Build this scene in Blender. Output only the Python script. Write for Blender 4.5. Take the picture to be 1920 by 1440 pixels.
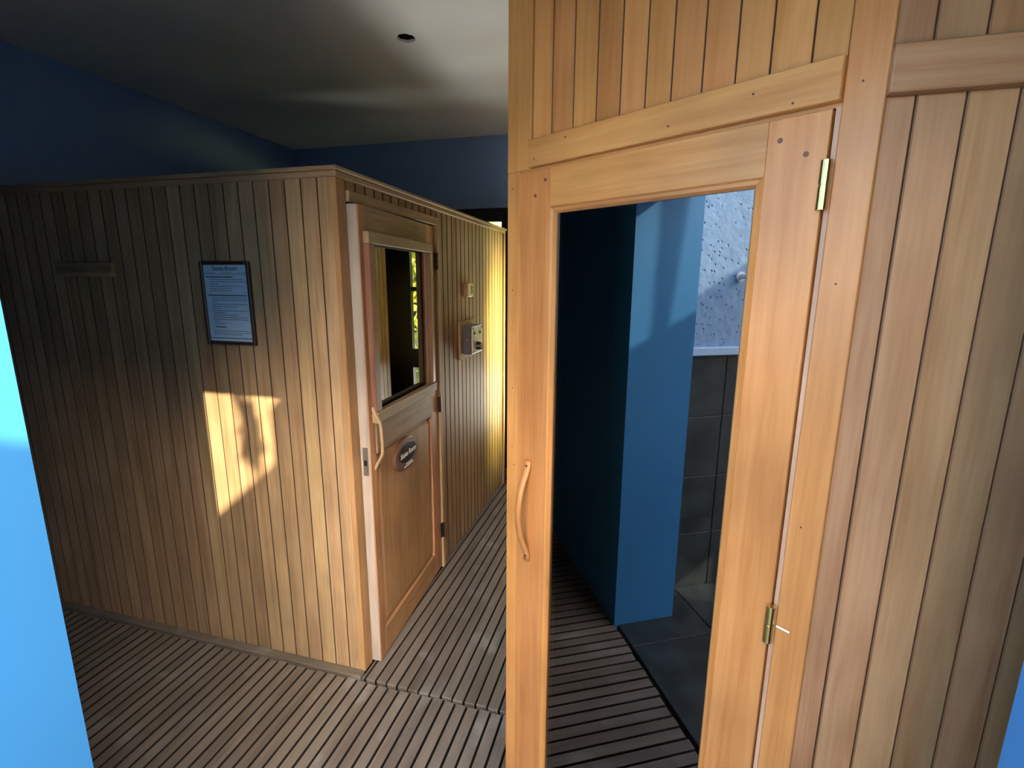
import bpy, bmesh, math, random
from mathutils import Matrix, Vector
random.seed(7)

# ------------------------------------------------------------------ clear
for o in list(bpy.data.objects):
    bpy.data.objects.remove(o, do_unlink=True)
scene = bpy.context.scene
C = scene.collection

# ------------------------------------------------------------------ camera
CAM = Vector((1.0524, -1.5645, 1.6))
F_PX, PITCH, ROLL, YAW = 929.06, 0.203, 0.0061, 0.2644
fw = Vector((-math.sin(YAW) * math.cos(PITCH), math.cos(YAW) * math.cos(PITCH), -math.sin(PITCH)))
r0 = Vector((math.cos(YAW), math.sin(YAW), 0))
u0 = r0.cross(fw)
rr = r0 * math.cos(ROLL) + u0 * math.sin(ROLL)
uu = rr.cross(fw)
cd = bpy.data.cameras.new('camera')
cd.sensor_fit = 'HORIZONTAL'
cd.sensor_width = 36.0
cd.lens = 36.0 * F_PX / 1920.0
cd.clip_start = 0.02
cam = bpy.data.objects.new('camera', cd)
C.objects.link(cam)
cam.matrix_world = Matrix(((rr.x, uu.x, -fw.x, CAM.x), (rr.y, uu.y, -fw.y, CAM.y), (rr.z, uu.z, -fw.z, CAM.z), (0, 0, 0, 1)))
scene.camera = cam

# ------------------------------------------------------------------ world, sun, exposure
SUN_DIR = Vector((-0.714, 1.0, -0.70)).normalized()      # direction the light travels
w = bpy.data.worlds.new('sky')
scene.world = w
w.use_nodes = True
nt = w.node_tree
for n in list(nt.nodes):
    nt.nodes.remove(n)
sky = nt.nodes.new('ShaderNodeTexSky')
sky.sky_type = 'NISHITA'
sky.sun_disc = False
sky.sun_elevation = math.asin(-SUN_DIR.z)
sky.sun_rotation = math.atan2(-SUN_DIR.x, -SUN_DIR.y)
sky.air_density = 1.2
sky.dust_density = 5.0
tint = nt.nodes.new('ShaderNodeMix')
tint.data_type = 'RGBA'
tint.blend_type = 'MULTIPLY'
tint.inputs[0].default_value = 1.0
tint.inputs[7].default_value = (1.05, 0.98, 0.92, 1)
bg = nt.nodes.new('ShaderNodeBackground')
bg.inputs[1].default_value = 0.45
out = nt.nodes.new('ShaderNodeOutputWorld')
nt.links.new(sky.outputs[0], tint.inputs[6])
nt.links.new(tint.outputs[2], bg.inputs[0])
nt.links.new(bg.outputs[0], out.inputs[0])

sd = bpy.data.lights.new('sun', 'SUN')
sd.energy = 6.2
sd.angle = math.radians(0.53)
sd.color = (1.0, 0.78, 0.50)
sun = bpy.data.objects.new('sun', sd)
C.objects.link(sun)
sun.rotation_euler = SUN_DIR.to_track_quat('-Z', 'Y').to_euler()
sun.location = (4, -6, 6)

# added fill lamps: yellow one behind the nook window for the passage-end glow,
# paler one aimed up through the glazed back door to lift the ceiling
def fill_lamp(name, loc, direction, sx_, sy_, energy, col, spread):
    ad = bpy.data.lights.new(name, 'AREA')
    ad.shape = 'RECTANGLE'
    ad.size, ad.size_y = sx_, sy_
    ad.energy = energy
    ad.color = col
    ad.spread = math.radians(spread)
    al = bpy.data.objects.new(name, ad)
    C.objects.link(al)
    al.location = loc
    al.rotation_euler = Vector(direction).to_track_quat('-Z', 'Y').to_euler()
fill_lamp('nook_fill', (1.50, 2.135, 1.36), (-1, -0.22, -0.16), 0.36, 0.72, 9.5, (1.0, 0.77, 0.22), 52)
fill_lamp('ceiling_fill', (0.30, 2.95, 0.60), (0.08, -1.0, 1.25), 0.5, 0.9, 8.0, (1.0, 0.95, 0.88), 110)

vs = scene.view_settings
vs.view_transform = 'Standard'
vs.look = 'None'
vs.gamma = 1.0
vs.use_curve_mapping = False
vs.exposure = 1.70

# ------------------------------------------------------------------ materials
def new_mat(name):
    m = bpy.data.materials.new(name)
    m.use_nodes = True
    t = m.node_tree
    b = t.nodes['Principled BSDF']
    return m, t, b

def plain(name, col, rough=0.5, metal=0.0, spec=0.5):
    m, t, b = new_mat(name)
    b.inputs['Base Color'].default_value = (*col, 1)
    b.inputs['Roughness'].default_value = rough
    b.inputs['Metallic'].default_value = metal
    b.inputs['Specular IOR Level'].default_value = spec
    n = t.nodes.new('ShaderNodeTexNoise')
    n.inputs['Scale'].default_value = 40
    bp = t.nodes.new('ShaderNodeBump')
    bp.inputs['Strength'].default_value = 0.05
    t.links.new(n.outputs[0], bp.inputs['Height'])
    t.links.new(bp.outputs[0], b.inputs['Normal'])
    return m

def wood(name, axis, dark, mid, light, rough=0.5, spec=0.4, vary=0.18, hue=0.015, blotch=None, coat=0.0):
    m, t, b = new_mat(name)
    L = t.links.new
    N = t.nodes.new
    tc = N('ShaderNodeTexCoord')
    oi = N('ShaderNodeObjectInfo')
    mul = N('ShaderNodeMath'); mul.operation = 'MULTIPLY'; mul.inputs[1].default_value = 61.7
    L(oi.outputs['Random'], mul.inputs[0])
    add = N('ShaderNodeVectorMath'); add.operation = 'ADD'
    L(tc.outputs['Object'], add.inputs[0]); L(mul.outputs[0], add.inputs[1])
    sc = [1, 1, 1]; sc['xyz'.index(axis)] = 0.045
    mp = N('ShaderNodeMapping'); mp.inputs['Scale'].default_value = sc
    L(add.outputs[0], mp.inputs['Vector'])
    # cathedral grain: distorted bands
    n1 = N('ShaderNodeTexNoise'); n1.inputs['Scale'].default_value = 17; n1.inputs['Detail'].default_value = 5
    n1.inputs['Roughness'].default_value = 0.55; n1.inputs['Distortion'].default_value = 0.6
    L(mp.outputs[0], n1.inputs['Vector'])
    bandm = N('ShaderNodeMath'); bandm.operation = 'MULTIPLY'; bandm.inputs[1].default_value = 3.2
    L(n1.outputs[0], bandm.inputs[0])
    fr = N('ShaderNodeMath'); fr.operation = 'PINGPONG'; fr.inputs[1].default_value = 0.5
    L(bandm.outputs[0], fr.inputs[0])
    n2 = N('ShaderNodeTexNoise'); n2.inputs['Scale'].default_value = 170; n2.inputs['Detail'].default_value = 3
    L(mp.outputs[0], n2.inputs['Vector'])
    mixv = N('ShaderNodeMath'); mixv.operation = 'MULTIPLY_ADD'; mixv.inputs[1].default_value = 0.75
    n2s = N('ShaderNodeMath'); n2s.operation = 'MULTIPLY'; n2s.inputs[1].default_value = 0.6
    L(n2.outputs[0], n2s.inputs[0])
    L(fr.outputs[0], mixv.inputs[0]); L(n2s.outputs[0], mixv.inputs[2])
    cr = N('ShaderNodeValToRGB')
    e = cr.color_ramp.elements
    e[0].position = 0.15; e[0].color = (*dark, 1)
    e[1].position = 0.75; e[1].color = (*light, 1)
    k = cr.color_ramp.elements.new(0.42); k.color = (*mid, 1)
    L(mixv.outputs[0], cr.inputs[0])
    # broad tone drift along the board
    n3 = N('ShaderNodeTexNoise'); n3.inputs['Scale'].default_value = 4.0; n3.inputs['Detail'].default_value = 2
    L(add.outputs[0], n3.inputs['Vector'])
    hs = N('ShaderNodeHueSaturation')
    v1 = N('ShaderNodeMapRange'); v1.inputs['To Min'].default_value = 1 - vary; v1.inputs['To Max'].default_value = 1 + vary
    L(oi.outputs['Random'], v1.inputs[0])
    v3 = N('ShaderNodeMapRange'); v3.inputs['From Min'].default_value = 0.3; v3.inputs['From Max'].default_value = 0.7
    v3.inputs['To Min'].default_value = 0.86; v3.inputs['To Max'].default_value = 1.14
    L(n3.outputs[0], v3.inputs[0])
    vm = N('ShaderNodeMath'); vm.operation = 'MULTIPLY'
    L(v1.outputs[0], vm.inputs[0]); L(v3.outputs[0], vm.inputs[1])
    h1 = N('ShaderNodeMath'); h1.operation = 'MULTIPLY'; h1.inputs[1].default_value = 17.31
    L(oi.outputs['Random'], h1.inputs[0])
    h2 = N('ShaderNodeMath'); h2.operation = 'FRACT'; L(h1.outputs[0], h2.inputs[0])
    h3 = N('ShaderNodeMapRange'); h3.inputs['To Min'].default_value = 0.5 - hue; h3.inputs['To Max'].default_value = 0.5 + hue
    L(h2.outputs[0], h3.inputs[0])
    L(h3.outputs[0], hs.inputs['Hue']); L(vm.outputs[0], hs.inputs['Value'])
    L(cr.outputs[0], hs.inputs['Color'])
    col = hs.outputs[0]
    if blotch:
        g = N('ShaderNodeNewGeometry')
        n4 = N('ShaderNodeTexNoise'); n4.inputs['Scale'].default_value = 5.0; n4.inputs['Detail'].default_value = 4
        L(g.outputs['Position'], n4.inputs['Vector'])
        mr = N('ShaderNodeMapRange'); mr.inputs['From Min'].default_value = 0.54; mr.inputs['From Max'].default_value = 0.72
        mr.inputs['To Max'].default_value = 0.75
        L(n4.outputs[0], mr.inputs[0])
        rt = N('ShaderNodeMath'); rt.operation = 'MULTIPLY'
        L(mr.outputs[0], rt.inputs[0]); L(h2.outputs[0], rt.inputs[1])
        mx = N('ShaderNodeMix'); mx.data_type = 'RGBA'
        mx.inputs[7].default_value = (*blotch, 1)
        L(rt.outputs[0], mx.inputs[0]); L(col, mx.inputs[6])
        col = mx.outputs[2]
    L(col, b.inputs['Base Color'])
    b.inputs['Roughness'].default_value = rough
    b.inputs['Specular IOR Level'].default_value = spec
    b.inputs['Coat Weight'].default_value = coat
    b.inputs['Coat Roughness'].default_value = 0.25
    bp = N('ShaderNodeBump'); bp.inputs['Strength'].default_value = 0.12; bp.inputs['Distance'].default_value = 0.002
    L(mixv.outputs[0], bp.inputs['Height']); L(bp.outputs[0], b.inputs['Normal'])
    return m

def woods(name, **k):
    return {a: wood(name + '_' + a, a, **k) for a in 'xyz'}

W_SAUNA = woods('sauna_timber', dark=(0.235, 0.155, 0.088), mid=(0.325, 0.228, 0.132), light=(0.40, 0.295, 0.18), rough=0.6, spec=0.22, vary=0.13, hue=0.008)
W_SDOOR = woods('sauna_door_timber', dark=(0.29, 0.155, 0.07), mid=(0.38, 0.215, 0.10), light=(0.45, 0.27, 0.14), rough=0.55, spec=0.25, vary=0.08)
W_PALE = woods('raw_pale_timber', dark=(0.27, 0.24, 0.21), mid=(0.35, 0.315, 0.28), light=(0.42, 0.385, 0.34), rough=0.6, vary=0.05)
W_STEAM = woods('varnished_pine', dark=(0.42, 0.175, 0.05), mid=(0.50, 0.225, 0.07), light=(0.56, 0.275, 0.095), rough=0.36, vary=0.10, hue=0.005, coat=0.25)
W_FLOOR = woods('weathered_decking', dark=(0.125, 0.107, 0.088), mid=(0.155, 0.138, 0.118), light=(0.19, 0.172, 0.152), rough=0.36, vary=0.14, hue=0.01, blotch=(0.36, 0.38, 0.40))
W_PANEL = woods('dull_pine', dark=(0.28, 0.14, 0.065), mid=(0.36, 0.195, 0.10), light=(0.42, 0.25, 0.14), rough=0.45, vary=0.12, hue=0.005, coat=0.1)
W_SHADEBEAD = woods('shaded_bead_timber', dark=(0.13, 0.065, 0.04), mid=(0.19, 0.10, 0.06), light=(0.25, 0.135, 0.08), rough=0.45, vary=0.05)  # upright beads: shade of their side faces put into a darker wood colour
W_REB = woods('pale_pine', dark=(0.42, 0.27, 0.17), mid=(0.50, 0.34, 0.23), light=(0.56, 0.40, 0.29), rough=0.4, vary=0.05)
W_FRAME = woods('dark_frame_timber', dark=(0.02, 0.012, 0.01), mid=(0.035, 0.02, 0.016), light=(0.06, 0.035, 0.026), rough=0.4)

def plaster(name, col, rough=0.7, bump=0.15, scale=30, pits=False):
    m, t, b = new_mat(name)
    L = t.links.new; N = t.nodes.new
    tc = N('ShaderNodeTexCoord')
    n = N('ShaderNodeTexNoise'); n.inputs['Scale'].default_value = scale; n.inputs['Detail'].default_value = 6
    L(tc.outputs['Object'], n.inputs['Vector'])
    n2 = N('ShaderNodeTexNoise'); n2.inputs['Scale'].default_value = 1.6; n2.inputs['Detail'].default_value = 3
    L(tc.outputs['Object'], n2.inputs['Vector'])
    cr = N('ShaderNodeValToRGB')
    cr.color_ramp.elements[0].position = 0.3; cr.color_ramp.elements[0].color = (*[c * 0.9 for c in col], 1)
    cr.color_ramp.elements[1].position = 0.7; cr.color_ramp.elements[1].color = (*col, 1)
    L(n2.outputs[0], cr.inputs[0]); L(cr.outputs[0], b.inputs['Base Color'])
    b.inputs['Roughness'].default_value = rough
    b.inputs['Specular IOR Level'].default_value = 0.3
    bp = N('ShaderNodeBump'); bp.inputs['Strength'].default_value = bump; bp.inputs['Distance'].default_value = 0.01
    h = n.outputs[0]
    if pits:
        v = N('ShaderNodeTexVoronoi'); v.inputs['Scale'].default_value = 38
        L(tc.outputs['Object'], v.inputs['Vector'])
        mr = N('ShaderNodeMapRange'); mr.inputs['From Min'].default_value = 0.05; mr.inputs['From Max'].default_value = 0.25
        L(v.outputs['Distance'], mr.inputs[0])
        ad_ = N('ShaderNodeMath'); ad_.operation = 'ADD'
        L(n.outputs[0], ad_.inputs[0]); L(mr.outputs[0], ad_.inputs[1])
        h = ad_.outputs[0]
    L(h, bp.inputs['Height']); L(bp.outputs[0], b.inputs['Normal'])
    return m

M_WALL = plaster('blue_wall_paint', (0.21, 0.36, 0.68), 0.55, 0.06, 40)
M_JAMB = plaster('sky_blue_gloss_paint', (0.042, 0.235, 0.57), 0.45, 0.02, 60)
M_ROUGH = plaster('rough_blue_render', (0.22, 0.42, 0.70), 0.8, 0.9, 22, pits=True)
M_CEIL = plaster('white_ceiling_paint', (0.82, 0.84, 0.86), 0.8, 0.05, 25)
M_SUB = plain('black_subfloor', (0.012, 0.011, 0.010), 0.9)
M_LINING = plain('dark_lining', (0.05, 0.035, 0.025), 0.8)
M_GREYWALL = plaster('outdoor_render', (0.78, 0.77, 0.74), 0.8, 0.3, 14)
M_BLACK = plain('black_metal', (0.008, 0.008, 0.009), 0.4)
M_BRASS = plain('aged_brass', (0.62, 0.50, 0.22), 0.28, 1.0)
M_BRONZE = plain('brown_hinge_metal', (0.07, 0.035, 0.025), 0.4, 0.7)
M_STEEL = plain('steel', (0.45, 0.5, 0.53), 0.35, 1.0)
M_PAPER = plain('pale_paper', (0.45, 0.68, 0.95), 0.5)
M_INK = plain('dark_ink', (0.03, 0.045, 0.07), 0.6)
M_CREAM = plain('cream_plastic', (0.62, 0.60, 0.48), 0.45)
M_WHITEPL = plain('white_plastic', (0.66, 0.70, 0.68), 0.4)
M_DKGREY = plain('dark_grey_plastic', (0.075, 0.07, 0.075), 0.5)
M_BLKPL = plain('black_plastic', (0.01, 0.01, 0.012), 0.35)
M_RED = plain('red_dot', (0.4, 0.12, 0.1), 0.5)
M_PLAQUE = plain('brown_plaque', (0.16, 0.085, 0.06), 0.4)
M_PLAQBLK = plain('plaque_black', (0.006, 0.012, 0.014), 0.3)
M_WHITE = plain('white_lettering', (0.85, 0.85, 0.85), 0.5)
M_PIPE = plain('white_pipe', (0.75, 0.78, 0.8), 0.4)
M_NAIL = plain('nail_dark', (0.06, 0.03, 0.02), 0.5)
M_DKEDGE = plain('dark_board_edge', (0.07, 0.036, 0.02), 0.8)
M_GROOVE = plain('varnished_groove', (0.20, 0.10, 0.05), 0.6)
M_KNOT = plain('knot_brown', (0.17, 0.06, 0.035), 0.45)
M_LEAF = plain('leaf_green', (0.30, 0.42, 0.05), 0.5)
M_BARK = plain('bark', (0.10, 0.07, 0.05), 0.9)
M_LEDGE = plain('blue_ledge_paint', (0.36, 0.60, 0.88), 0.4)
M_GROUT = plain('grout', (0.02, 0.024, 0.026), 0.9)

def slate():
    m, t, b = new_mat('slate_tile')
    L = t.links.new; N = t.nodes.new
    g = N('ShaderNodeNewGeometry')
    n = N('ShaderNodeTexNoise'); n.inputs['Scale'].default_value = 9; n.inputs['Detail'].default_value = 7
    L(g.outputs['Position'], n.inputs['Vector'])
    cr = N('ShaderNodeValToRGB')
    cr.color_ramp.elements[0].position = 0.3; cr.color_ramp.elements[0].color = (0.012, 0.021, 0.026, 1)
    cr.color_ramp.elements[1].position = 0.7; cr.color_ramp.elements[1].color = (0.040, 0.060, 0.066, 1)
    L(n.outputs[0], cr.inputs[0]); L(cr.outputs[0], b.inputs['Base Color'])
    b.inputs['Roughness'].default_value = 0.4
    bp = N('ShaderNodeBump'); bp.inputs['Strength'].default_value = 0.25; bp.inputs['Distance'].default_value = 0.005
    L(n.outputs[0], bp.inputs['Height']); L(bp.outputs[0], b.inputs['Normal'])
    return m
M_SLATE = slate()

def glass(name, refl, refl_col, trans):
    m = bpy.data.materials.new(name)
    m.use_nodes = True
    t = m.node_tree
    for n in list(t.nodes):
        t.nodes.remove(n)
    N = t.nodes.new; L = t.links.new
    o = N('ShaderNodeOutputMaterial')
    gl = N('ShaderNodeBsdfGlossy'); gl.inputs['Color'].default_value = (*refl_col, 1); gl.inputs['Roughness'].default_value = 0.0
    tr = N('ShaderNodeBsdfTransparent'); tr.inputs['Color'].default_value = (*trans, 1)
    lw = N('ShaderNodeLayerWeight'); lw.inputs['Blend'].default_value = 0.22
    mr = N('ShaderNodeMapRange'); mr.inputs['To Min'].default_value = refl; mr.inputs['To Max'].default_value = 1.0
    L(lw.outputs['Fresnel'], mr.inputs[0])
    mx = N('ShaderNodeMixShader')
    L(mr.outputs[0], mx.inputs[0]); L(tr.outputs[0], mx.inputs[1]); L(gl.outputs[0], mx.inputs[2])
    L(mx.outputs[0], o.inputs['Surface'])
    return m
M_TINT = glass('tinted_door_glass', 0.15, (0.92, 0.90, 0.96), (0.22, 0.24, 0.25))
M_GLASS = glass('dark_sauna_glass', 0.20, (0.9, 0.95, 0.9), (0.35, 0.36, 0.34))
M_CLEAR = glass('clear_glass', 0.04, (1, 1, 1), (0.95, 0.97, 0.95))

# ------------------------------------------------------------------ builders
I4 = Matrix.Identity(4)
WORLD = {}
_cache = {}

def link(name, data, parent=None, M=I4):
    o = bpy.data.objects.new(name, data)
    C.objects.link(o)
    WORLD[o] = M.copy()
    if parent is not None:
        o.parent = parent
        o.matrix_local = WORLD[parent].inverted() @ M
    else:
        o.matrix_world = M
    return o

def tag(o, label=None, cat=None, group=None, kind=None):
    if label: o['label'] = label
    if cat: o['category'] = cat
    if group: o['group'] = group
    if kind: o['kind'] = kind
    return o

def T(x, y, z): return Matrix.Translation((x, y, z))
def RZ(a): return Matrix.Rotation(a, 4, 'Z')
def frame(x, y, z, a=0): return T(x, y, z) @ RZ(a)

def thing(name, label, cat, M, group=None):
    o = link(name, None, None, M)
    o.empty_display_size = 0.05
    return tag(o, label, cat, group)

def box_mesh(size, bev, mat, side=None):
    key = ('box', tuple(round(s, 4) for s in size), bev, mat.name, side.name if side else '')
    if key in _cache: return _cache[key]
    bm = bmesh.new()
    bmesh.ops.create_cube(bm, size=1.0)
    bmesh.ops.scale(bm, vec=size, verts=bm.verts)
    if bev:
        bmesh.ops.bevel(bm, geom=list(bm.edges), offset=min(bev, min(size) * 0.45), segments=1, affect='EDGES')
    me = bpy.data.meshes.new('box')
    bm.to_mesh(me); bm.free()
    me.materials.append(mat)
    if side:                      # darker material on tongue-and-groove edges and chamfers
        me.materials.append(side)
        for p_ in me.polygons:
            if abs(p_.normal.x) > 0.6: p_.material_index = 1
    _cache[key] = me
    return me

def box(name, F, lo, hi, mat, parent=None, bev=0.0, side=None):
    """box between lo and hi in frame F. mat may be a dict of grain axes."""
    size = [hi[i] - lo[i] for i in range(3)]
    ctr = [(hi[i] + lo[i]) / 2 for i in range(3)]
    if isinstance(mat, dict):
        mat = mat['xyz'[size.index(max(size))]]
    return link(name, box_mesh(size, bev, mat, side), parent, F @ T(*ctr))

def mesh_obj(name, bm, mat, parent=None, M=I4, smooth=False):
    me = bpy.data.meshes.new(name)
    bmesh.ops.recalc_face_normals(bm, faces=list(bm.faces))
    bm.to_mesh(me); bm.free()
    if smooth:
        for p in me.polygons: p.use_smooth = True
    me.materials.append(mat)
    return link(name, me, parent, M)

def boxes_bm(lst):
    bm = bmesh.new()
    for lo, hi in lst:
        r = bmesh.ops.create_cube(bm, size=1.0)
        vs_ = r['verts']
        bmesh.ops.scale(bm, vec=[hi[i] - lo[i] for i in range(3)], verts=vs_)
        bmesh.ops.translate(bm, vec=[(hi[i] + lo[i]) / 2 for i in range(3)], verts=vs_)
    return bm

def cyl_bm(bm, p0, p1, r0_, r1_=None, seg=16, cap=True):
    r1_ = r0_ if r1_ is None else r1_
    p0 = Vector(p0); p1 = Vector(p1); d = (p1 - p0).normalized()
    a = d.orthogonal().normalized(); b = d.cross(a)
    R0 = []; R1 = []
    for i in range(seg):
        t = 2 * math.pi * i / seg
        v = a * math.cos(t) + b * math.sin(t)
        R0.append(bm.verts.new(p0 + v * r0_)); R1.append(bm.verts.new(p1 + v * r1_))
    for i in range(seg):
        j = (i + 1) % seg
        bm.faces.new((R0[i], R0[j], R1[j], R1[i]))
    if cap:
        bm.faces.new(R0[::-1]); bm.faces.new(R1)

def sweep_bm(bm, pts, ups, ws, hs, seg=10):
    """elliptical sweep: at each point half-width ws along 'side', half-height hs along up."""
    rings = []
    for i, p in enumerate(pts):
        p = Vector(p)
        a = Vector(pts[max(0, i - 1)]); b = Vector(pts[min(len(pts) - 1, i + 1)])
        d = (b - a).normalized()
        side = Vector(ups[i]).normalized()
        n = d.cross(side).normalized()
        rings.append([bm.verts.new(p + side * ws[i] * math.cos(2 * math.pi * k / seg) + n * hs[i] * math.sin(2 * math.pi * k / seg)) for k in range(seg)])
    for i in range(len(rings) - 1):
        for k in range(seg):
            j = (k + 1) % seg
            bm.faces.new((rings[i][k], rings[i][j], rings[i + 1][j], rings[i + 1][k]))
    bm.faces.new(rings[0][::-1]); bm.faces.new(rings[-1])

def ellipse_bm(rx, rz, y0, y1, seg=40, ch=0.0):
    """flat elliptical disc in local xz, front at y0 (towards -y), back at y1."""
    bm = bmesh.new()
    def ring(ax, az, y): return [bm.verts.new((ax * math.cos(2 * math.pi * i / seg), y, az * math.sin(2 * math.pi * i / seg))) for i in range(seg)]
    f = ring(rx - ch, rz - ch, y0); m_ = ring(rx, rz, y0 + ch); b = ring(rx, rz, y1)
    for A_, B_ in ((f, m_), (m_, b)):
        for i in range(seg):
            j = (i + 1) % seg
            bm.faces.new((A_[i], A_[j], B_[j], B_[i]))
    bm.faces.new(f); bm.faces.new(b[::-1])
    return bm

def text_obj(name, body, size, mat, parent, M, extrude=0.0004, sx=1.0, shear=0.0):
    cu = bpy.data.curves.new(name, 'FONT')
    cu.body = body; cu.size = size; cu.align_x = 'CENTER'; cu.align_y = 'CENTER'; cu.extrude = extrude; cu.shear = shear
    cu.resolution_u = 4
    tmp = bpy.data.objects.new('tmp_text', cu)
    C.objects.link(tmp)
    dg = bpy.context.evaluated_depsgraph_get()
    me = bpy.data.meshes.new_from_object(tmp.evaluated_get(dg))
    bpy.data.objects.remove(tmp, do_unlink=True)
    bpy.data.curves.remove(cu)
    # lay the lettering upright: text xy -> local xz facing -y
    R = Matrix.Rotation(math.radians(90), 4, 'X')
    me.transform(R @ Matrix.Diagonal((sx, 1, 1, 1)))
    me.materials.clear(); me.materials.append(mat)
    return link(name, me, parent, M)

# ------------------------------------------------------------------ dimensions
XL, YB, HC, XR = -1.956, 2.35, 2.70, 2.60
HS = 1.98
SY1 = 2.066
AX, AY, ANG = 0.7044, -0.3327, 0.5353
JX0, JX1, YI, YO, ZL = 0.05, 1.444, -1.003, -1.31, 2.07
BX, BY = AX + 0.7491 * math.cos(ANG), AY - 0.7491 * math.sin(ANG)

# ------------------------------------------------------------------ room shell
fl = box('floor', I4, (XL, -1.02, -0.16), (XR, YB, -0.03), M_SUB)
tag(fl, 'dark subfloor carrying weathered timber decking strips', None, None, 'structure')
PITCHF = 0.0478
x = 0.04 - PITCHF * math.ceil((0.04 - XL) / PITCHF)
while x < XR - 0.06:
    if x > XL:
        y0 = -1.005 + random.uniform(-.004, .004)
        y1 = -0.044 + random.uniform(-.005, .004)
        if x > AX - 0.03:
            y1 = -0.40
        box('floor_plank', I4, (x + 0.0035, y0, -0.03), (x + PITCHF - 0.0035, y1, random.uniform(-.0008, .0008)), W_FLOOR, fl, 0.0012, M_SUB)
    x += PITCHF
x = 0.02 - PITCHF
while x < AX - 0.01:
    lo = max(x + 0.003, 0.006)
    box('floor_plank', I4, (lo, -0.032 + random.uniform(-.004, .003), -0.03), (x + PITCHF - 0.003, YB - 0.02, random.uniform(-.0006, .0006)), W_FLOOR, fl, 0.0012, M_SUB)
    x += PITCHF

wl = box('wall_left', I4, (XL - 0.15, YO, 0 - 0.16), (XL, YB + 0.15, HC), M_WALL); tag(wl, 'blue painted left wall', None, None, 'structure')
wr = box('wall_right', I4, (XR, YO, -0.16), (XR + 0.15, YB + 0.15, HC), M_WALL); tag(wr, 'blue painted right wall', None, None, 'structure')
# back wall with an opening for the black glazed door
DX0, DX1, DZ = -0.51, 0.98, 2.172
bw = mesh_obj('wall_back', boxes_bm([((XL, YB, -0.16), (DX0, YB + 0.15, HC)), ((DX1, YB, -0.16), (XR, YB + 0.15, HC)), ((DX0, YB, DZ), (DX1, YB + 0.15, HC))]), M_WALL)
tag(bw, 'blue painted back wall', None, None, 'structure')
fwall = mesh_obj('wall_front', boxes_bm([((XL, YO, -0.16), (JX0, YI, HC)), ((JX1, YO, -0.16), (XR, YI, HC)), ((JX0, YO, ZL), (JX1, YI, HC))]), M_JAMB)
tag(fwall, 'bright blue painted wall with the wide doorway', None, None, 'structure')

# ceiling with a round cut-out
HX, HY, HR = -0.099, 0.781, 0.043
bm = bmesh.new()
def quad(*p): bm.faces.new([bm.verts.new(q) for q in p])
q = 0.12
for (a, b_, c_, d_) in ((XL, HX - q, YO, YB + .15), (HX + q, XR, YO, YB + .15), (HX - q, HX + q, YO, HY - q), (HX - q, HX + q, HY + q, YB + .15)):
    quad((a, c_, HC), (b_, c_, HC), (b_, d_, HC), (a, d_, HC))
seg = 24
ring = []
outer = []
rnd = random.Random(3)
for i in range(seg):
    t = 2 * math.pi * i / seg
    rr_ = HR * (1 + rnd.uniform(-.10, .08))
    ring.append((HX + rr_ * math.cos(t), HY + rr_ * math.sin(t)))
    k = q / max(abs(math.cos(t)), abs(math.sin(t)))
    outer.append((HX + k * math.cos(t), HY + k * math.sin(t)))
for i in range(seg):
    j = (i + 1) % seg
    quad((*ring[i], HC), (*ring[j], HC), (*outer[j], HC), (*outer[i], HC))
    quad((*ring[i], HC), (*ring[j], HC), (*ring[j], HC + 0.012), (*ring[i], HC + 0.012))
ce = mesh_obj('ceiling', bm, M_CEIL)
tag(ce, 'white painted ceiling', None, None, 'structure')
bm = bmesh.new()
cyl_bm(bm, (HX, HY, HC + 0.012), (HX, HY, HC + 0.11), 0.056, seg=20)
bmesh.ops.delete(bm, geom=[f for f in bm.faces if f.normal.z < -0.9 or all(v.co.z < HC + 0.02 for v in f.verts)], context='FACES')
rc = mesh_obj('light_recess', bm, M_BLACK, ce)
rf = box('roof_slab', I4, (XL - .15, YO, HC + 0.15), (XR + .15, YB + 0.15, HC + 0.3), M_GREYWALL)
tag(rf, 'flat roof slab above the room', None, None, 'structure')

# ------------------------------------------------------------------ glazed back door
bd = box('door_1', I4, (DX0, YB + 0.03, DZ - 0.10), (DX1, YB + 0.09, DZ), M_BLACK)
tag(bd, 'black framed glazed garden door in the back wall', None, None, 'structure')
cols = [(-0.42, -0.11), (0.02, 0.48), (0.622, 0.692)]
rows = [(0.30, 0.87), (1.03, 1.52), (1.555, 2.072)]
xs = [DX0] + [v for c_ in cols for v in c_] + [DX1]
for i in range(0, len(xs), 2):
    box('door_stile', I4, (xs[i], YB + 0.03, 0.0), (xs[i + 1], YB + 0.09, DZ - 0.10), M_BLACK, bd)
zs = [0.0] + [v for r_ in rows for v in r_]
for (a, b_) in cols:
    for i in range(0, 6, 2):
        box('door_rail', I4, (a, YB + 0.035, zs[i]), (b_, YB + 0.085, zs[i + 1]), M_BLACK, bd)
    for (z0, z1) in rows:
        box('door_pane', I4, (a, YB + 0.058, z0), (b_, YB + 0.062, z1), M_CLEAR, bd)

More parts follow.
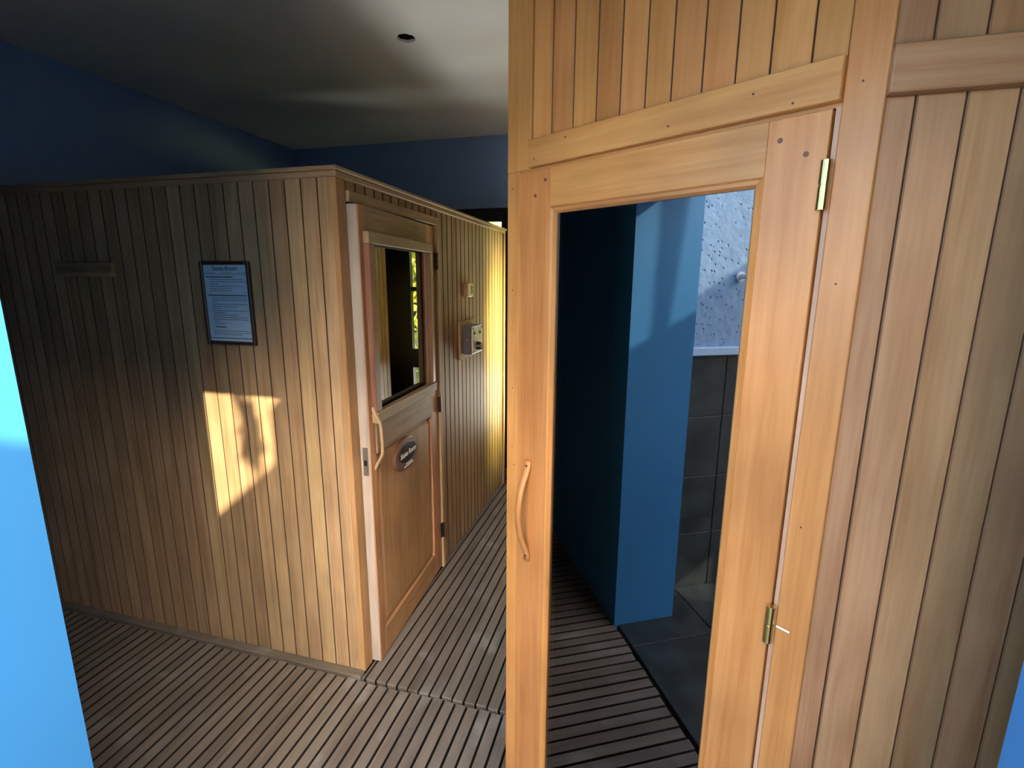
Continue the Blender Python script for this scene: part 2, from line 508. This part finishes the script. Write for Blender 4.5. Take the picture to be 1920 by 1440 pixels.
# added unseen nook: partition and tall window put in for the yellow lamp
wn = mesh_obj('wall_added_nook', boxes_bm([((1.35, 1.92, 2.12), (1.42, YB, HC)), ((1.35, 1.92, -0.03), (1.42, YB, 0.42))]), M_WALL)
tag(wn, 'added unseen blue wall that holds the nook window', None, None, 'structure')
w1 = mesh_obj('window_added', boxes_bm([((1.365, 1.92, 0.42), (1.405, 1.945, 2.12)), ((1.365, YB - .025, 0.42), (1.405, YB, 2.12)), ((1.365, 1.945, 2.095), (1.405, YB - .025, 2.12)), ((1.365, 1.945, 0.42), (1.405, YB - .025, 0.445))]), M_BLACK)
tag(w1, 'added unseen black framed nook window for the yellow fill lamp', None, None, 'structure')
box('window_pane', I4, (1.383, 1.945, 0.445), (1.387, YB - .025, 2.095), M_CLEAR, w1)

# ------------------------------------------------------------------ sauna cabin
sa = thing('sauna_cabin', 'tan board-clad sauna cabin with a half glazed door beside the passage', 'sauna cabin', frame(-0.98, 1.0, 0))
TB = 0.018
PB = 0.066
# carcass behind the boards (hollow)
mesh_obj('carcass', boxes_bm([((XL, TB, 0), (-TB, TB + 0.03, HS - 0.03)),
                              ((-TB - 0.03, TB, 1.875), (-TB, SY1, HS - 0.03)),
                              ((-TB - 0.03, 0.86, 0), (-TB, SY1, 1.875)),
                              ((-TB - 0.03, TB + .03, 0), (-TB, 0.06, 1.875)),
                              ((XL, SY1 - 0.03, 0), (-TB, SY1, HS - 0.03)),
                              ((XL, TB, HS - 0.06), (-TB, SY1, HS - 0.03))]), M_LINING, sa)
# front boards
x = 0.0 - 0.004
while x > XL + 0.004:
    x0 = max(x - PB, XL + 0.002)
    box('wall_board', I4, (x0 + 0.0014, 0.0, 0.004), (x - 0.0014, TB, HS - 0.03), W_SAUNA, sa, 0.0012, M_DKEDGE)
    x -= PB
# side (passage) boards : frame with local x along +y, outward -y -> +x
FS = frame(0, 0, 0, math.radians(90))
box('corner_board', FS, (-0.002, -0.004, 0.004), (0.056, TB, HS - 0.03), W_SDOOR, sa, 0.003)
y = 0.058
while y < SY1 - 0.004:
    y1 = min(y + PB, SY1 - 0.002)
    z0 = 0.004 if y > 0.83 else 1.905
    box('wall_board', FS, (y + 0.0026, 0.0, z0), (y1 - 0.0026, TB, HS - 0.03), W_SAUNA, sa, 0.003, M_DKEDGE)
    y += PB
box('end_board', FS, (SY1 - 0.03, -0.012, 0.004), (SY1 + 0.004, 0.0, HS - 0.03), W_SAUNA, sa, 0.002)
# door casing
box('casing_rail', FS, (0.060, -0.014, 1.874), (0.852, 0.012, 1.912), W_SAUNA, sa, 0.002)
box('casing_stile', FS, (0.812, -0.014, 0.0), (0.852, 0.012, 1.874), W_SAUNA, sa, 0.002)
# cap moulding, two stepped courses on each side
box('cap_moulding', I4, (XL + .002, -0.014, HS - 0.034), (0.004, 0.02, HS - 0.014), W_SAUNA, sa, 0.003)
box('cap_board', I4, (XL + .002, -0.022, HS - 0.014), (0.022, 0.05, HS), W_SAUNA, sa, 0.003)
box('cap_moulding', FS, (-0.014, -0.014, HS - 0.034), (SY1, 0.018, HS - 0.014), W_SAUNA, sa, 0.003)
box('cap_board', FS, (0.05, -0.022, HS - 0.014), (SY1 + 0.01, 0.05, HS), W_SAUNA, sa, 0.003)
box('base_strip', I4, (XL + .002, -0.038, -0.03), (0.0, 0.0, 0.010), W_FLOOR, sa, 0.003)
box('base_strip', FS, (0.86, -0.010, 0.0), (SY1, 0.0, 0.014), W_FLOOR, sa, 0.003)

# --- the door, standing slightly ajar: hinge side at y=0.807, free edge swung into the passage
fx, fy, hx, hy = 0.044, 0.061, 0.004, 0.807
FD = frame(fx, fy, 0, math.atan2(hy - fy, hx - fx))      # local x along the leaf from the free edge, -y outward
DL = math.hypot(hx - fx, hy - fy)
sdoor = link('door', None, sa, FD)
TD = 0.042
box('stile', FD, (0.0, 0, 0.012), (0.048, TD, 1.868), W_SDOOR, sdoor, 0.0025)
box('edge_strip', FD, (-0.0015, 0.003, 0.013), (0.0, TD, 1.867), W_PALE, sdoor)
box('stile', FD, (0.640, 0, 0.012), (DL, TD, 1.868), W_SDOOR, sdoor, 0.0025)
box('top_rail', FD, (0.048, 0, 1.775), (0.640, TD, 1.868), W_SAUNA, sdoor, 0.0015)
box('mid_rail', FD, (0.048, -0.004, 0.925), (0.640, TD, 1.075), W_SAUNA, sdoor, 0.003)
box('bottom_rail', FD, (0.048, 0, 0.012), (0.640, TD, 0.135), W_SDOOR, sdoor, 0.0015)
# raised moulding round the pane
box('glazing_bead', FD, (0.030, -0.022, 1.735), (0.665, 0.004, 1.778), W_SAUNA, sdoor, 0.003)
box('glazing_bead', FD, (0.030, -0.022, 1.10), (0.074, 0.004, 1.735), W_SHADEBEAD, sdoor, 0.003)
box('glazing_bead', FD, (0.628, -0.022, 1.10), (0.665, 0.004, 1.735), W_SHADEBEAD, sdoor, 0.003)
box('glazing_bead', FD, (0.030, -0.026, 1.055), (0.672, 0.004, 1.10), W_SAUNA, sdoor, 0.003)
box('glass_pane', FD, (0.040, 0.016, 1.07), (0.640, 0.020, 1.775), M_GLASS, sdoor)
# lower raised panel
bm = bmesh.new()
px0, px1, pz0, pz1 = 0.048, 0.640, 0.135, 0.925
ins = 0.032
O = [bm.verts.new(v) for v in ((px0, 0.016, pz0), (px1, 0.016, pz0), (px1, 0.016, pz1), (px0, 0.016, pz1))]
J = [bm.verts.new(v) for v in ((px0 + ins, 0.004, pz0 + ins), (px1 - ins, 0.004, pz0 + ins), (px1 - ins, 0.004, pz1 - ins), (px0 + ins, 0.004, pz1 - ins))]
Bk = [bm.verts.new(v) for v in ((px0, 0.032, pz0), (px1, 0.032, pz0), (px1, 0.032, pz1), (px0, 0.032, pz1))]
for i in range(4):
    j = (i + 1) % 4
    bm.faces.new((O[i], O[j], J[j], J[i])); bm.faces.new((O[i], O[j], Bk[j], Bk[i]))
bm.faces.new(J); bm.faces.new(Bk)
mesh_obj('lower_panel', bm, W_SDOOR['z'], sdoor, FD)
# carved pull handle
bm = bmesh.new()
n_ = 25
pts = []; ups = []; ws = []; hs_ = []
for i in range(n_):
    t = i / (n_ - 1)
    z = 0.868 + t * 0.255
    e_ = min(t, 1 - t)
    q_ = min(1.0, max(0.0, (e_ - 0.02) / 0.26)); d = 0.005 + 0.026 * q_ * q_ * (3 - 2 * q_) + 0.006 * math.sin(math.pi * t)
    sdx = 0.028 + 0.003 * math.sin(t * 7)
    pts.append((sdx, -d, z)); ups.append((1, 0, 0))
    ws.append(0.0065 + 0.0045 * math.exp(-((e_ - 0.22) / 0.09) ** 2) + (0.002 if e_ < 0.08 else 0))
    hs_.append(0.004 if e_ < 0.02 else 0.0062)
sweep_bm(bm, pts, ups, ws, hs_)
mesh_obj('pull_handle', bm, W_SAUNA['z'], sdoor, FD, True)
# lock plate on the free edge
lk = box('lock_plate', FD, (-0.0035, 0.010, 0.850), (-0.0015, 0.032, 0.966), M_STEEL, sdoor, 0.0006)
tag(lk, 'grey steel lock plate')
box('latch_bolt', FD, (-0.009, 0.015, 0.893), (-0.0035, 0.027, 0.914), M_BLKPL, sdoor, 0.001)
for z in (0.858, 0.958):
    bm = bmesh.new(); cyl_bm(bm, (-0.0045, 0.021, z), (-0.0035, 0.021, z), 0.003, seg=10)
    mesh_obj('screw', bm, M_STEEL, sdoor, FD)
# hinges
for z, m in ((1.700, M_BRONZE), (0.960, M_BRONZE), (0.235, M_BLACK)):
    bm = bmesh.new()
    for k in range(3):
        cyl_bm(bm, (DL + 0.003, -0.010, z - 0.042 + k * 0.0285), (DL + 0.003, -0.010, z - 0.042 + k * 0.0285 + 0.0265), 0.0075, seg=12)
    bmesh.ops.create_cube(bm, size=1, matrix=T(DL - 0.004, -0.004, z) @ Matrix.Diagonal((0.016, 0.006, 0.084, 1)))
    mesh_obj('hinge', bm, m, sdoor, FD)

# --- oval plaque on the door
FP = FD @ T(0.312, -0.001, 0.838)
pq = thing('door_plaque', 'oval brown door plaque with black centre and white lettering', 'plaque', FP)
mesh_obj('plaque_base', ellipse_bm(0.124, 0.072, -0.010, 0.006, 48, 0.004), M_PLAQUE, pq, FP)
mesh_obj('plaque_centre', ellipse_bm(0.090, 0.043, -0.0125, -0.0099, 48, 0.001), M_PLAQBLK, pq, FP @ T(0.006, 0, 0.004))
text_obj('lettering', 'Sauna Room', 0.036, M_WHITE, pq, FP @ T(0.006, -0.0128, 0.003), 0.0004, 0.92, 0.25)
mesh_obj('small_print', boxes_bm([((-0.018, -0.0112, -0.049), (0.045, -0.0098, -0.044)), ((-0.038, -0.0112, -0.060), (0.058, -0.0098, -0.0535))]), M_WHITE, pq, FP)

# --- framed notice on the sauna front
FN = frame(-0.4885, 0.0, 1.513)
no = thing('framed_notice', 'dark framed printed notice hanging on the sauna front boards', 'notice', FN)
hw, hh, fb = 0.1125, 0.1565, 0.013
box('frame_side', FN, (-hw, -0.016, -hh), (-hw + fb, 0.001, hh), W_FRAME, no, 0.003)
box('frame_side', FN, (hw - fb, -0.016, -hh), (hw, 0.001, hh), W_FRAME, no, 0.003)
box('frame_side', FN, (-hw + fb, -0.016, hh - fb), (hw - fb, 0.001, hh), W_FRAME, no, 0.003)
box('frame_side', FN, (-hw + fb, -0.016, -hh), (hw - fb, 0.001, -hh + fb), W_FRAME, no, 0.003)
box('printed_sheet', FN, (-hw + fb, -0.008, -hh + fb), (hw - fb, 0.0, hh - fb), M_PAPER, no)
SW, SH = 2 * (hw - fb), 2 * (hh - fb)
text_obj('heading', 'Sauna Room', 0.0215, M_INK, no, FN @ T(0.0, -0.0084, hh - fb - 0.043 * SH), 0.0003, 1.05)
rl = random.Random(5)
lst = []
def sx(f): return -hw + fb + f * SW
def sz(f): return hh - fb - f * SH
def words(f, a, b_, th):
    xx = a
    while xx < b_ - 0.01:
        wl_ = min(rl.uniform(0.03, 0.085), b_ - xx)
        lst.append(((sx(xx), -0.0084, sz(f) - th / 2), (sx(xx + wl_), -0.0078, sz(f) + th / 2)))
        xx += wl_ + 0.012
words(0.070, 0.13, 0.86, 0.0014)
words(0.098, 0.02, 0.28, 0.0014); words(0.098, 0.44, 0.63, 0.0014); words(0.098, 0.80, 0.98, 0.0014)
lst.append(((sx(0.0), -0.0084, sz(0.119)), (sx(1.0), -0.0078, sz(0.114))))
words(0.155, 0.05, 0.66, 0.0042)
for f, a, b_ in ((.187, .12, .88), (.217, .12, .97), (.247, .12, .32), (.275, .12, .86), (.303, .12, .64), (.331, .12, .62)): words(f, a, b_, 0.0018)
words(0.393, 0.06, 0.95, 0.0042)
for f, a, b_ in ((.427, .14, .96), (.455, .14, .94), (.482, .14, .24), (.512, .12, .93), (.540, .13, .72), (.567, .10, .34), (.597, .12, .95), (.623, .14, .42), (.653, .12, .71), (.683, .12, .94), (.711, .12, .94), (.735, .14, .25), (.765, .13, .40)): words(f, a, b_, 0.0018)
words(0.812, 0.14, 0.40, 0.0042)
for f, a, b_ in ((.862, .10, .94), (.888, .10, .99), (.913, .10, .74)): words(f, a, b_, 0.0018)
lst.append(((sx(0.0), -0.0084, sz(0.965)), (sx(1.0), -0.0078, sz(0.955))))
mesh_obj('printed_lines', boxes_bm(lst), M_INK, no, FN)

# --- wooden batten on the sauna front
FB = frame(-1.19, 0.0, 1.64)
bt = thing('wall_batten', 'short horizontal timber batten fixed high on the sauna front', 'batten', FB)
box('batten_board', FB, (-0.155, -0.016, -0.028), (0.155, 0.001, 0.028), W_SAUNA, bt, 0.003)
box('batten_lip', FB, (-0.155, -0.024, -0.028), (0.155, -0.016, -0.012), W_SAUNA, bt, 0.003)

# --- thermostat and control box on the passage side
FT = frame(0.0, 1.262, 1.552, math.radians(90))
th = thing('thermostat', 'small cream thermostat on brown block above the control box', 'thermostat', FT)
box('mounting_block', FT, (-0.042, -0.024, -0.040), (0.042, 0.001, 0.040), W_SDOOR, th, 0.002)
box('face_plate', FT, (-0.040, -0.031, -0.038), (0.040, -0.024, 0.038), M_CREAM, th, 0.002)
box('display_slot', FT, (0.006, -0.0325, -0.022), (0.026, -0.031, 0.026), M_BLKPL, th, 0.0005)

FC = frame(0.0, 1.245, 1.262, math.radians(90))
bk = thing('control_box', 'grey and white sauna control box with black knob on timber backboard', 'control box', FC)
box('backboard', FC, (-0.125, -0.014, -0.112), (0.125, 0.001, 0.112), W_SAUNA, bk, 0.002)
box('housing', FC, (-0.085, -0.066, -0.082), (0.105, -0.014, 0.082), M_DKGREY, bk, 0.004)
box('front_cover', FC, (-0.082, -0.074, -0.080), (0.102, -0.066, 0.080), M_WHITEPL, bk, 0.004)
for a in (-0.045, 0.055):
    box('switch', FC, (a - 0.012, -0.080, 0.030), (a + 0.012, -0.074, 0.050), M_BLKPL, bk, 0.002)
bm = bmesh.new(); cyl_bm(bm, (0.0, -0.074, -0.038), (0.0, -0.100, -0.038), 0.026, 0.022, 24)
mesh_obj('dial_knob', bm, M_BLKPL, bk, FC)
for (a, zz) in ((-0.070, 0.068), (0.09, 0.068), (-0.070, -0.068), (0.09, -0.068)):
    bm = bmesh.new(); cyl_bm(bm, (a, -0.076, zz), (a, -0.0735, zz), 0.006, seg=10)
    mesh_obj('cover_screw', bm, M_BLKPL, bk, FC)
bm = bmesh.new(); cyl_bm(bm, (-0.0865, -0.042, 0.006), (-0.0848, -0.042, 0.006), 0.006, seg=12)
mesh_obj('side_plug', bm, M_RED, bk, FC)

# ------------------------------------------------------------------ steam cabin
FA = frame(AX, AY, 0, -ANG)          # local x along the angled face (s), -y outward
FR = frame(BX, BY, 0, 0)             # right panel, parallel to the sauna front
st = thing('steam_cabin', 'varnished orange pine cabin with an angled tall glass door', 'steam cabin', frame(1.5, 0.6, 0))
FW = 0.7491
ZT = HC - 0.002
# left corner post and right post of the angled face
box('corner_post', FA, (0.0, 0.0, 0.0), (0.043, 0.06, 1.857), W_STEAM, st, 0.002)
box('corner_post', FA, (0.0, 0.0, 1.857), (0.077, 0.06, ZT), W_STEAM, st, 0.0015)
box('door_post', FA, (0.6975, 0.0, 0.0), (FW, 0.06, ZT), W_STEAM, st, 0.0015)
box('rebate_strip', FA, (0.690, 0.004, 0.0), (0.6975, 0.05, 1.857), W_REB, st)
box('head_strip', FA, (0.043, 0.004, 1.851), (0.6975, 0.05, 1.857), W_STEAM, st)
box('head_rail', FA, (0.0775, -0.012, 1.8575), (0.697, 0.03, 1.916), W_STEAM, st, 0.0015)
# transom boards above the rail
gro = [0.0775, 0.135, 0.195, 0.255, 0.312, 0.368, 0.421, 0.479, 0.536, 0.590, 0.649, 0.697]
for a, b_ in zip(gro[:-1], gro[1:]):
    box('transom_board', FA, (a + 0.0008, 0.006, 1.90), (b_ - 0.0008, 0.024, ZT), W_STEAM, st, 0.0010, M_GROOVE)
# right panel
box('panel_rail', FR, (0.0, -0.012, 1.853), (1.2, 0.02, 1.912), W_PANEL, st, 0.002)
PR = 0.0585
x = -0.0185
while x < 1.2:
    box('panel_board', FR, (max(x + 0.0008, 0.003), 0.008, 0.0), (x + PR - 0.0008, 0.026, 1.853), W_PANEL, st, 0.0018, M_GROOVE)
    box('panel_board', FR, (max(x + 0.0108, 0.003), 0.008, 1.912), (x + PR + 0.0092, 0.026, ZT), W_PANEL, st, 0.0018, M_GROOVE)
    x += PR
YSE = 1.92
# passage side, boards facing -x
FL = frame(AX, YSE, 0, math.radians(-90))
Ls = YSE - AY - 0.012
x = 0.0
while x < Ls - 0.005:
    b_ = min(x + PB, Ls)
    box('side_board', FL, (x + 0.0012, 0.0, 0.0), (b_ - 0.0012, 0.018, 2.25), W_STEAM, st, 0.003)
    x += PB
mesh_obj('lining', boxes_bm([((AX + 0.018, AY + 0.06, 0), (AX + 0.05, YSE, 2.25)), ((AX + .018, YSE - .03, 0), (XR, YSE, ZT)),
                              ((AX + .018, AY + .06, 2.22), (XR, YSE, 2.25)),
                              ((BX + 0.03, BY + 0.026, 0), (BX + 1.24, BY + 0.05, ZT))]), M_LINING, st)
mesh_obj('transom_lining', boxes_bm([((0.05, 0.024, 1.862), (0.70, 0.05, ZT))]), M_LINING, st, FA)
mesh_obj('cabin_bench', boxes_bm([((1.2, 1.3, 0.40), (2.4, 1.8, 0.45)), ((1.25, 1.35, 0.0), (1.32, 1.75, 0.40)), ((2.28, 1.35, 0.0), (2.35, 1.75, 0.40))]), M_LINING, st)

# door
pd = link('door', None, st, FA)
d0, d1, dz0, dz1 = 0.045, 0.6875, 0.012, 1.8495
box('stile', FA, (d0, -0.004, dz0), (0.145, 0.036, dz1), W_STEAM, pd, 0.0012)
box('stile', FA, (0.601, -0.004, dz0), (d1, 0.036, dz1), W_STEAM, pd, 0.0012)
box('top_rail', FA, (0.145, -0.004, 1.767), (0.601, 0.036, dz1), W_STEAM, pd, 0.0005)
box('bottom_rail', FA, (0.145, -0.004, dz0), (0.601, 0.036, 0.12), W_STEAM, pd, 0.0005)
def bead(p0, p1, inward):
    bm_ = bmesh.new()
    side = Vector(inward)
    prof = [(0.0, 0.004), (0.0, -0.003), (0.004, -0.0075), (0.010, -0.006), (0.0145, 0.002), (0.0145, 0.008)]
    p0 = Vector(p0); p1 = Vector(p1); d = (p1 - p0).normalized()
    R0 = [bm_.verts.new(p0 + side * a + d * a + Vector((0, b__, 0))) for a, b__ in prof]
    R1 = [bm_.verts.new(p1 + side * a - d * a + Vector((0, b__, 0))) for a, b__ in prof]
    for i in range(len(prof) - 1):
        bm_.faces.new((R0[i], R0[i + 1], R1[i + 1], R1[i]))
    bm_.faces.new(R0); bm_.faces.new(R1[::-1])
    bm_.faces.new((R0[0], R1[0], R1[-1], R0[-1]))
    ax = 'x' if abs(d.x) > 0.5 else 'z'
    return mesh_obj('glazing_bead', bm_, W_STEAM[ax], pd, FA)
bead((0.145, 0, 1.767), (0.601, 0, 1.767), (0, 0, -1))
bead((0.145, 0, 0.12), (0.601, 0, 0.12), (0, 0, 1))
bead((0.145, 0, 0.12), (0.145, 0, 1.767), (1, 0, 0))
bead((0.601, 0, 0.12), (0.601, 0, 1.767), (-1, 0, 0))
box('glass_pane', FA, (0.150, 0.006, 0.125), (0.597, 0.011, 1.762), M_TINT, pd)
# bowed pull handle
bm = bmesh.new()
pts = []; ups = []; ws = []; hs_ = []
n_ = 17
for i in range(n_):
    t = i / (n_ - 1)
    z = 0.868 + 0.282 * t
    e_ = min(t, 1 - t)
    d = 0.008 if e_ < 0.10 else 0.008 + 0.034 * math.sin(math.pi * (t - 0.10) / 0.80) ** 0.75
    pts.append((0.088, -d, z)); ups.append((1, 0, 0))
    ws.append(0.0105 if e_ < 0.1 else 0.0095); hs_.append(0.0045 if e_ < 0.1 else 0.0065)
sweep_bm(bm, pts, ups, ws, hs_, 12)
mesh_obj('pull_handle', bm, W_STEAM['z'], pd, FA, True)
for z in (0.882, 1.136):
    bm = bmesh.new(); cyl_bm(bm, (0.088, -0.0135, z), (0.088, -0.0115, z), 0.0032, seg=10)
    mesh_obj('screw', bm, M_NAIL, pd, FA)
for z0, z1 in ((1.708, 1.778), (0.972, 1.043), (0.22, 0.29)):
    bm = bmesh.new()
    zm = (z0 + z1) / 2
    cyl_bm(bm, (0.690, -0.010, z0), (0.690, -0.010, zm - 0.0015), 0.0078, seg=14)
    cyl_bm(bm, (0.690, -0.010, zm - 0.0015), (0.690, -0.010, zm + 0.0015), 0.0064, seg=14)
    cyl_bm(bm, (0.690, -0.010, zm + 0.0015), (0.690, -0.010, z1), 0.0078, seg=14)
    bmesh.ops.create_cube(bm, size=1, matrix=T(0.690, -0.002, zm) @ Matrix.Diagonal((0.003, 0.014, (z1 - z0) * 0.95, 1)))
    tag(mesh_obj('hinge', bm, M_BRASS, pd, FA), 'brass barrel hinge')
bm = bmesh.new(); cyl_bm(bm, (0.700, -0.002, 1.004), (0.722, -0.004, 1.004), 0.002, seg=8)
mesh_obj('paint_fleck', bm, M_WHITE, st, FA)
def plug(s, z, r_, y_, mat, par, nm, F=FA):
    bm_ = bmesh.new(); cyl_bm(bm_, (s, y_ - 0.0006, z), (s, y_ + 0.002, z), r_, seg=10)
    mesh_obj(nm, bm_, mat, par, F)
for s, z in ((0.620, 1.818), (0.659, 1.792), (0.128, 1.826), (0.098, 1.795)):
    plug(s, z, 0.0042, -0.004, M_KNOT, pd, 'dowel_plug')
for s, z in ((0.10, 1.872), (0.19, 1.902), (0.43, 1.875), (0.575, 1.893), (0.635, 1.866)):
    plug(s, z, 0.0018, -0.012, M_NAIL, st, 'nail_head')
for s, z in ((0.07, 1.862), (0.02, 1.82), (0.02, 1.58), (0.022, 1.33), (0.022, 1.17), (0.030, 1.12), (0.72, 1.878), (0.72, 1.60), (0.717, 1.2)):
    plug(s, z, 0.0016, 0.0, M_NAIL, st, 'nail_head')

# ------------------------------------------------------------------ outside the doorway (seen mirrored in the cabin glass)
gf = box('floor_terrace', I4, (-0.15, -2.65, -0.2), (4.0, -1.02, -0.012), M_GROUT)
tag(gf, 'dark slate tiled terrace floor', None, None, 'structure')
for i in range(6):
    for j in range(3):
        x0 = -0.15 + i * 0.6 + (0.33 if i else 0.0) - (0.27 if i else 0)
        xa, xb = (-0.149, 0.198) if i == 0 else (0.202 + (i - 1) * 0.6, 0.798 + (i - 1) * 0.6)
        ya = -1.022 - 0.42 - j * 0.6
        yb_ = ya + 0.596
        if j == 0: ya, yb_ = -1.44, -1.024
        else: ya, yb_ = -1.444 - j * 0.6 + 0.004, -1.444 - (j - 1) * 0.6
        box('slate_tile', I4, (xa, ya, -0.012), (xb, yb_, 0.0), M_SLATE, gf, 0.0015)
ow = mesh_obj('wall_terrace', boxes_bm([((-0.45, -6.0, -0.2), (-0.162, YO, 3.2))]), M_ROUGH)
tag(ow, 'rough blue rendered terrace wall with slate wainscot', None, None, 'structure')
for i in range(4):
    z0, z1 = (0.0, 0.311) if i == 0 else (0.315 + (i - 1) * 0.317, 0.315 + i * 0.317 - 0.004)
    for j in range(8):
        y1_ = YO if j == 0 else -1.634 - (j - 1) * 0.6 - 0.004
        y0_ = -1.634 if j == 0 else -1.634 - j * 0.6
        box('slate_tile', I4, (-0.163, y0_, z0), (-0.150, y1_, min(z1, 1.256)), M_SLATE, ow, 0.0015)
box('wall_ledge', I4, (-0.163, -6.0, 1.256), (-0.128, YO, 1.296), M_LEDGE, ow, 0.004)
FPi = frame(-0.163, -1.672, 1.632)
pi_ = thing('pipe_stub', 'white pipe stub with small tap poking out of the rough terrace wall', 'pipe', FPi)
bm = bmesh.new()
cyl_bm(bm, (-0.004, 0, 0), (0.010, 0, 0), 0.024, seg=18)
cyl_bm(bm, (0.010, 0, 0), (0.075, 0, 0), 0.013, seg=16)
mesh_obj('pipe', bm, M_PIPE, pi_, FPi, False)
bm = bmesh.new()
cyl_bm(bm, (0.075, 0, 0), (0.10, 0, 0), 0.019, seg=16)
cyl_bm(bm, (0.088, 0, -0.002), (0.088, 0, -0.04), 0.008, 0.006, seg=12)
mesh_obj('spout', bm, M_PIPE, pi_, FPi)

pv = box('ground_paving', I4, (-12, -22, -0.3), (22, -2.65, -0.004), plaster('pale_paving', (0.6, 0.58, 0.54), 0.8, 0.3, 8))
tag(pv, 'pale concrete paving beyond the terrace', None, None, 'structure')
# added unseen wall, its top outlined to shape the sun patch
YW = -3.4
def sh(xz):                       # a point of the wall y = 0 carried back along the sun to the plane y = YW
    k = YW
    return (xz[0] - 0.714 * k, xz[1] - 0.70 * k)
prof = [(-1.45, 0.49), (-1.36, 0.505), (-0.88, 0.57), (-0.67, 0.62), (-0.40, 0.85), (-0.30, 0.93), (-0.245, 0.98), (-0.24, 1.22), (0.62, 1.22), (0.63, 0.9), (6.0, 0.9)]
top = [sh(p_) for p_ in prof]
# floor-patch gap low in the wall
ga, gb = sh((-1.185, -1.03)), sh((-1.12, -0.93))
bm = bmesh.new()
ys = (YW - 0.16, YW)
hx0, hx1, hz0, hz1 = 1.09, 1.424, 1.22, 1.497
def face_strip(x0, z0a, z0b, x1, z1a, z1b):
    """prism of the wall between x0 and x1, bottom/top heights at both ends"""
    v = [bm.verts.new((xx, yy, zz)) for yy in ys for (xx, zz) in ((x0, z0a), (x1, z1a), (x1, z1b), (x0, z0b))]
    a = v[:4]; b__ = v[4:]
    bm.faces.new(a[::-1]); bm.faces.new(b__)
    for i in range(4):
        j = (i + 1) % 4
        bm.faces.new((a[i], a[j], b__[j], b__[i]))
def ztop(xx):
    for (xa, za), (xb, zb) in zip(top[:-1], top[1:]):
        if xa <= xx <= xb: return za + (zb - za) * (xx - xa) / (xb - xa)
    return top[-1][1]
xs_ = sorted([t_[0] for t_ in top] + [hx0, hx1])
for xa, xb in zip(xs_[:-1], xs_[1:]):
    za, zb = ztop(xa + 1e-6), ztop(xb - 1e-6)
    if xa >= hx0 - 1e-6 and xb <= hx1 + 1e-6:
        face_strip(xa, 0, hz0, xb, 0, hz0); face_strip(xa, hz1, za, xb, hz1, zb)
    else:
        face_strip(xa, 0, za, xb, 0, zb)
gw = mesh_obj('wall_sun_blocker', bm, M_GREYWALL)
tag(gw, 'added unseen grey wall with a raked top shaping the sun patch', None, None, 'structure')
# added unseen tree, trunk and bough posed to cast shadows inside the doorway
tx, tz = sh((-0.785, 0.62))
YT = YW + 0.25
FTr = frame(tx - 0.18, YT, 0)
tr = thing('shadow_tree', 'added unseen slim tree placed to cast shadows in the doorway', 'tree', FTr)
def at_sun(xz, yy):
    return Vector((xz[0] - 0.714 * yy, yy, xz[1] - 0.70 * yy))
bm = bmesh.new()
tp = [Vector((tx - 0.18, YT, 0.0)), at_sun((-0.80, 0.2), YT), at_sun((-0.765, 0.62), YT), at_sun((-0.775, 0.85), YT), at_sun((-0.79, 1.12), YT), at_sun((-0.74, 1.7), YT)]
sweep_bm(bm, tp, [(1, 0, 0)] * 6, [0.045, 0.036, 0.026, 0.032, 0.040, 0.02], [0.045, 0.036, 0.026, 0.032, 0.040, 0.02], 12)
bp_ = [at_sun((-0.775, 1.35), YT), at_sun((-0.55, 1.27), YT), at_sun((-0.47, 1.05), YT), at_sun((-0.455, 0.90), YT)]
sweep_bm(bm, bp_, [(0, 1, 0)] * 4, [0.02, 0.016, 0.014, 0.008], [0.02, 0.016, 0.014, 0.008], 10)
mesh_obj('trunk', bm, M_BARK, tr, I4, True)
rl = random.Random(11)
bm = bmesh.new()
def leaf(bm_, c_, size, rnd_):
    a = Vector((rnd_.uniform(-1, 1), rnd_.uniform(-1, 1), rnd_.uniform(-1, 1))).normalized()
    b__ = a.orthogonal().normalized()
    b__.rotate(Matrix.Rotation(rnd_.uniform(0, 6.28), 3, a))
    c2 = a.cross(b__)
    l_, w_ = size, size * 0.42
    v = [bm_.verts.new(c_ + b__ * l_), bm_.verts.new(c_ + c2 * w_), bm_.verts.new(c_ - b__ * l_), bm_.verts.new(c_ - c2 * w_)]
    bm_.faces.new(v)
for _ in range(230):
    g = (rl.gauss(-0.452, 0.016), rl.gauss(1.0, 0.09)) if rl.random() < 0.6 else (rl.gauss(-0.455, 0.024), rl.gauss(0.93, 0.03))
    leaf(bm, at_sun(g, YT + rl.gauss(0, 0.05)), rl.uniform(0.025, 0.04), rl)
for _ in range(500):
    g = (rl.gauss(-0.72, 0.35), rl.gauss(1.95, 0.2))
    leaf(bm, at_sun(g, YT + rl.gauss(0, 0.2)), rl.uniform(0.03, 0.05), rl)
lf = mesh_obj('foliage', bm, M_LEAF, tr)
lf['kind'] = 'stuff'

# ------------------------------------------------------------------ garden behind the glazed back door
gd = box('ground_garden', I4, (-6, YB + 0.15, -0.3), (8, 14, -0.05), plain('garden_soil', (0.12, 0.16, 0.04), 0.9))
tag(gd, 'garden ground behind the building', None, None, 'structure')
M_HEDGE = plain('yellow_green_leaf', (0.55, 0.60, 0.08), 0.5)
bm = bmesh.new()
for _ in range(9000):
    c_ = Vector((rl.uniform(-3, 6), 6.4 + rl.gauss(0, 0.35), -0.05 + rl.uniform(0, 1) ** 0.8 * 2.6))
    leaf(bm, c_, rl.uniform(0.05, 0.11), rl)
hd = mesh_obj('garden_hedge', bm, M_HEDGE)
tag(hd, 'tall sunlit yellow green hedge outside the black glazed door', 'hedge', None, 'stuff')
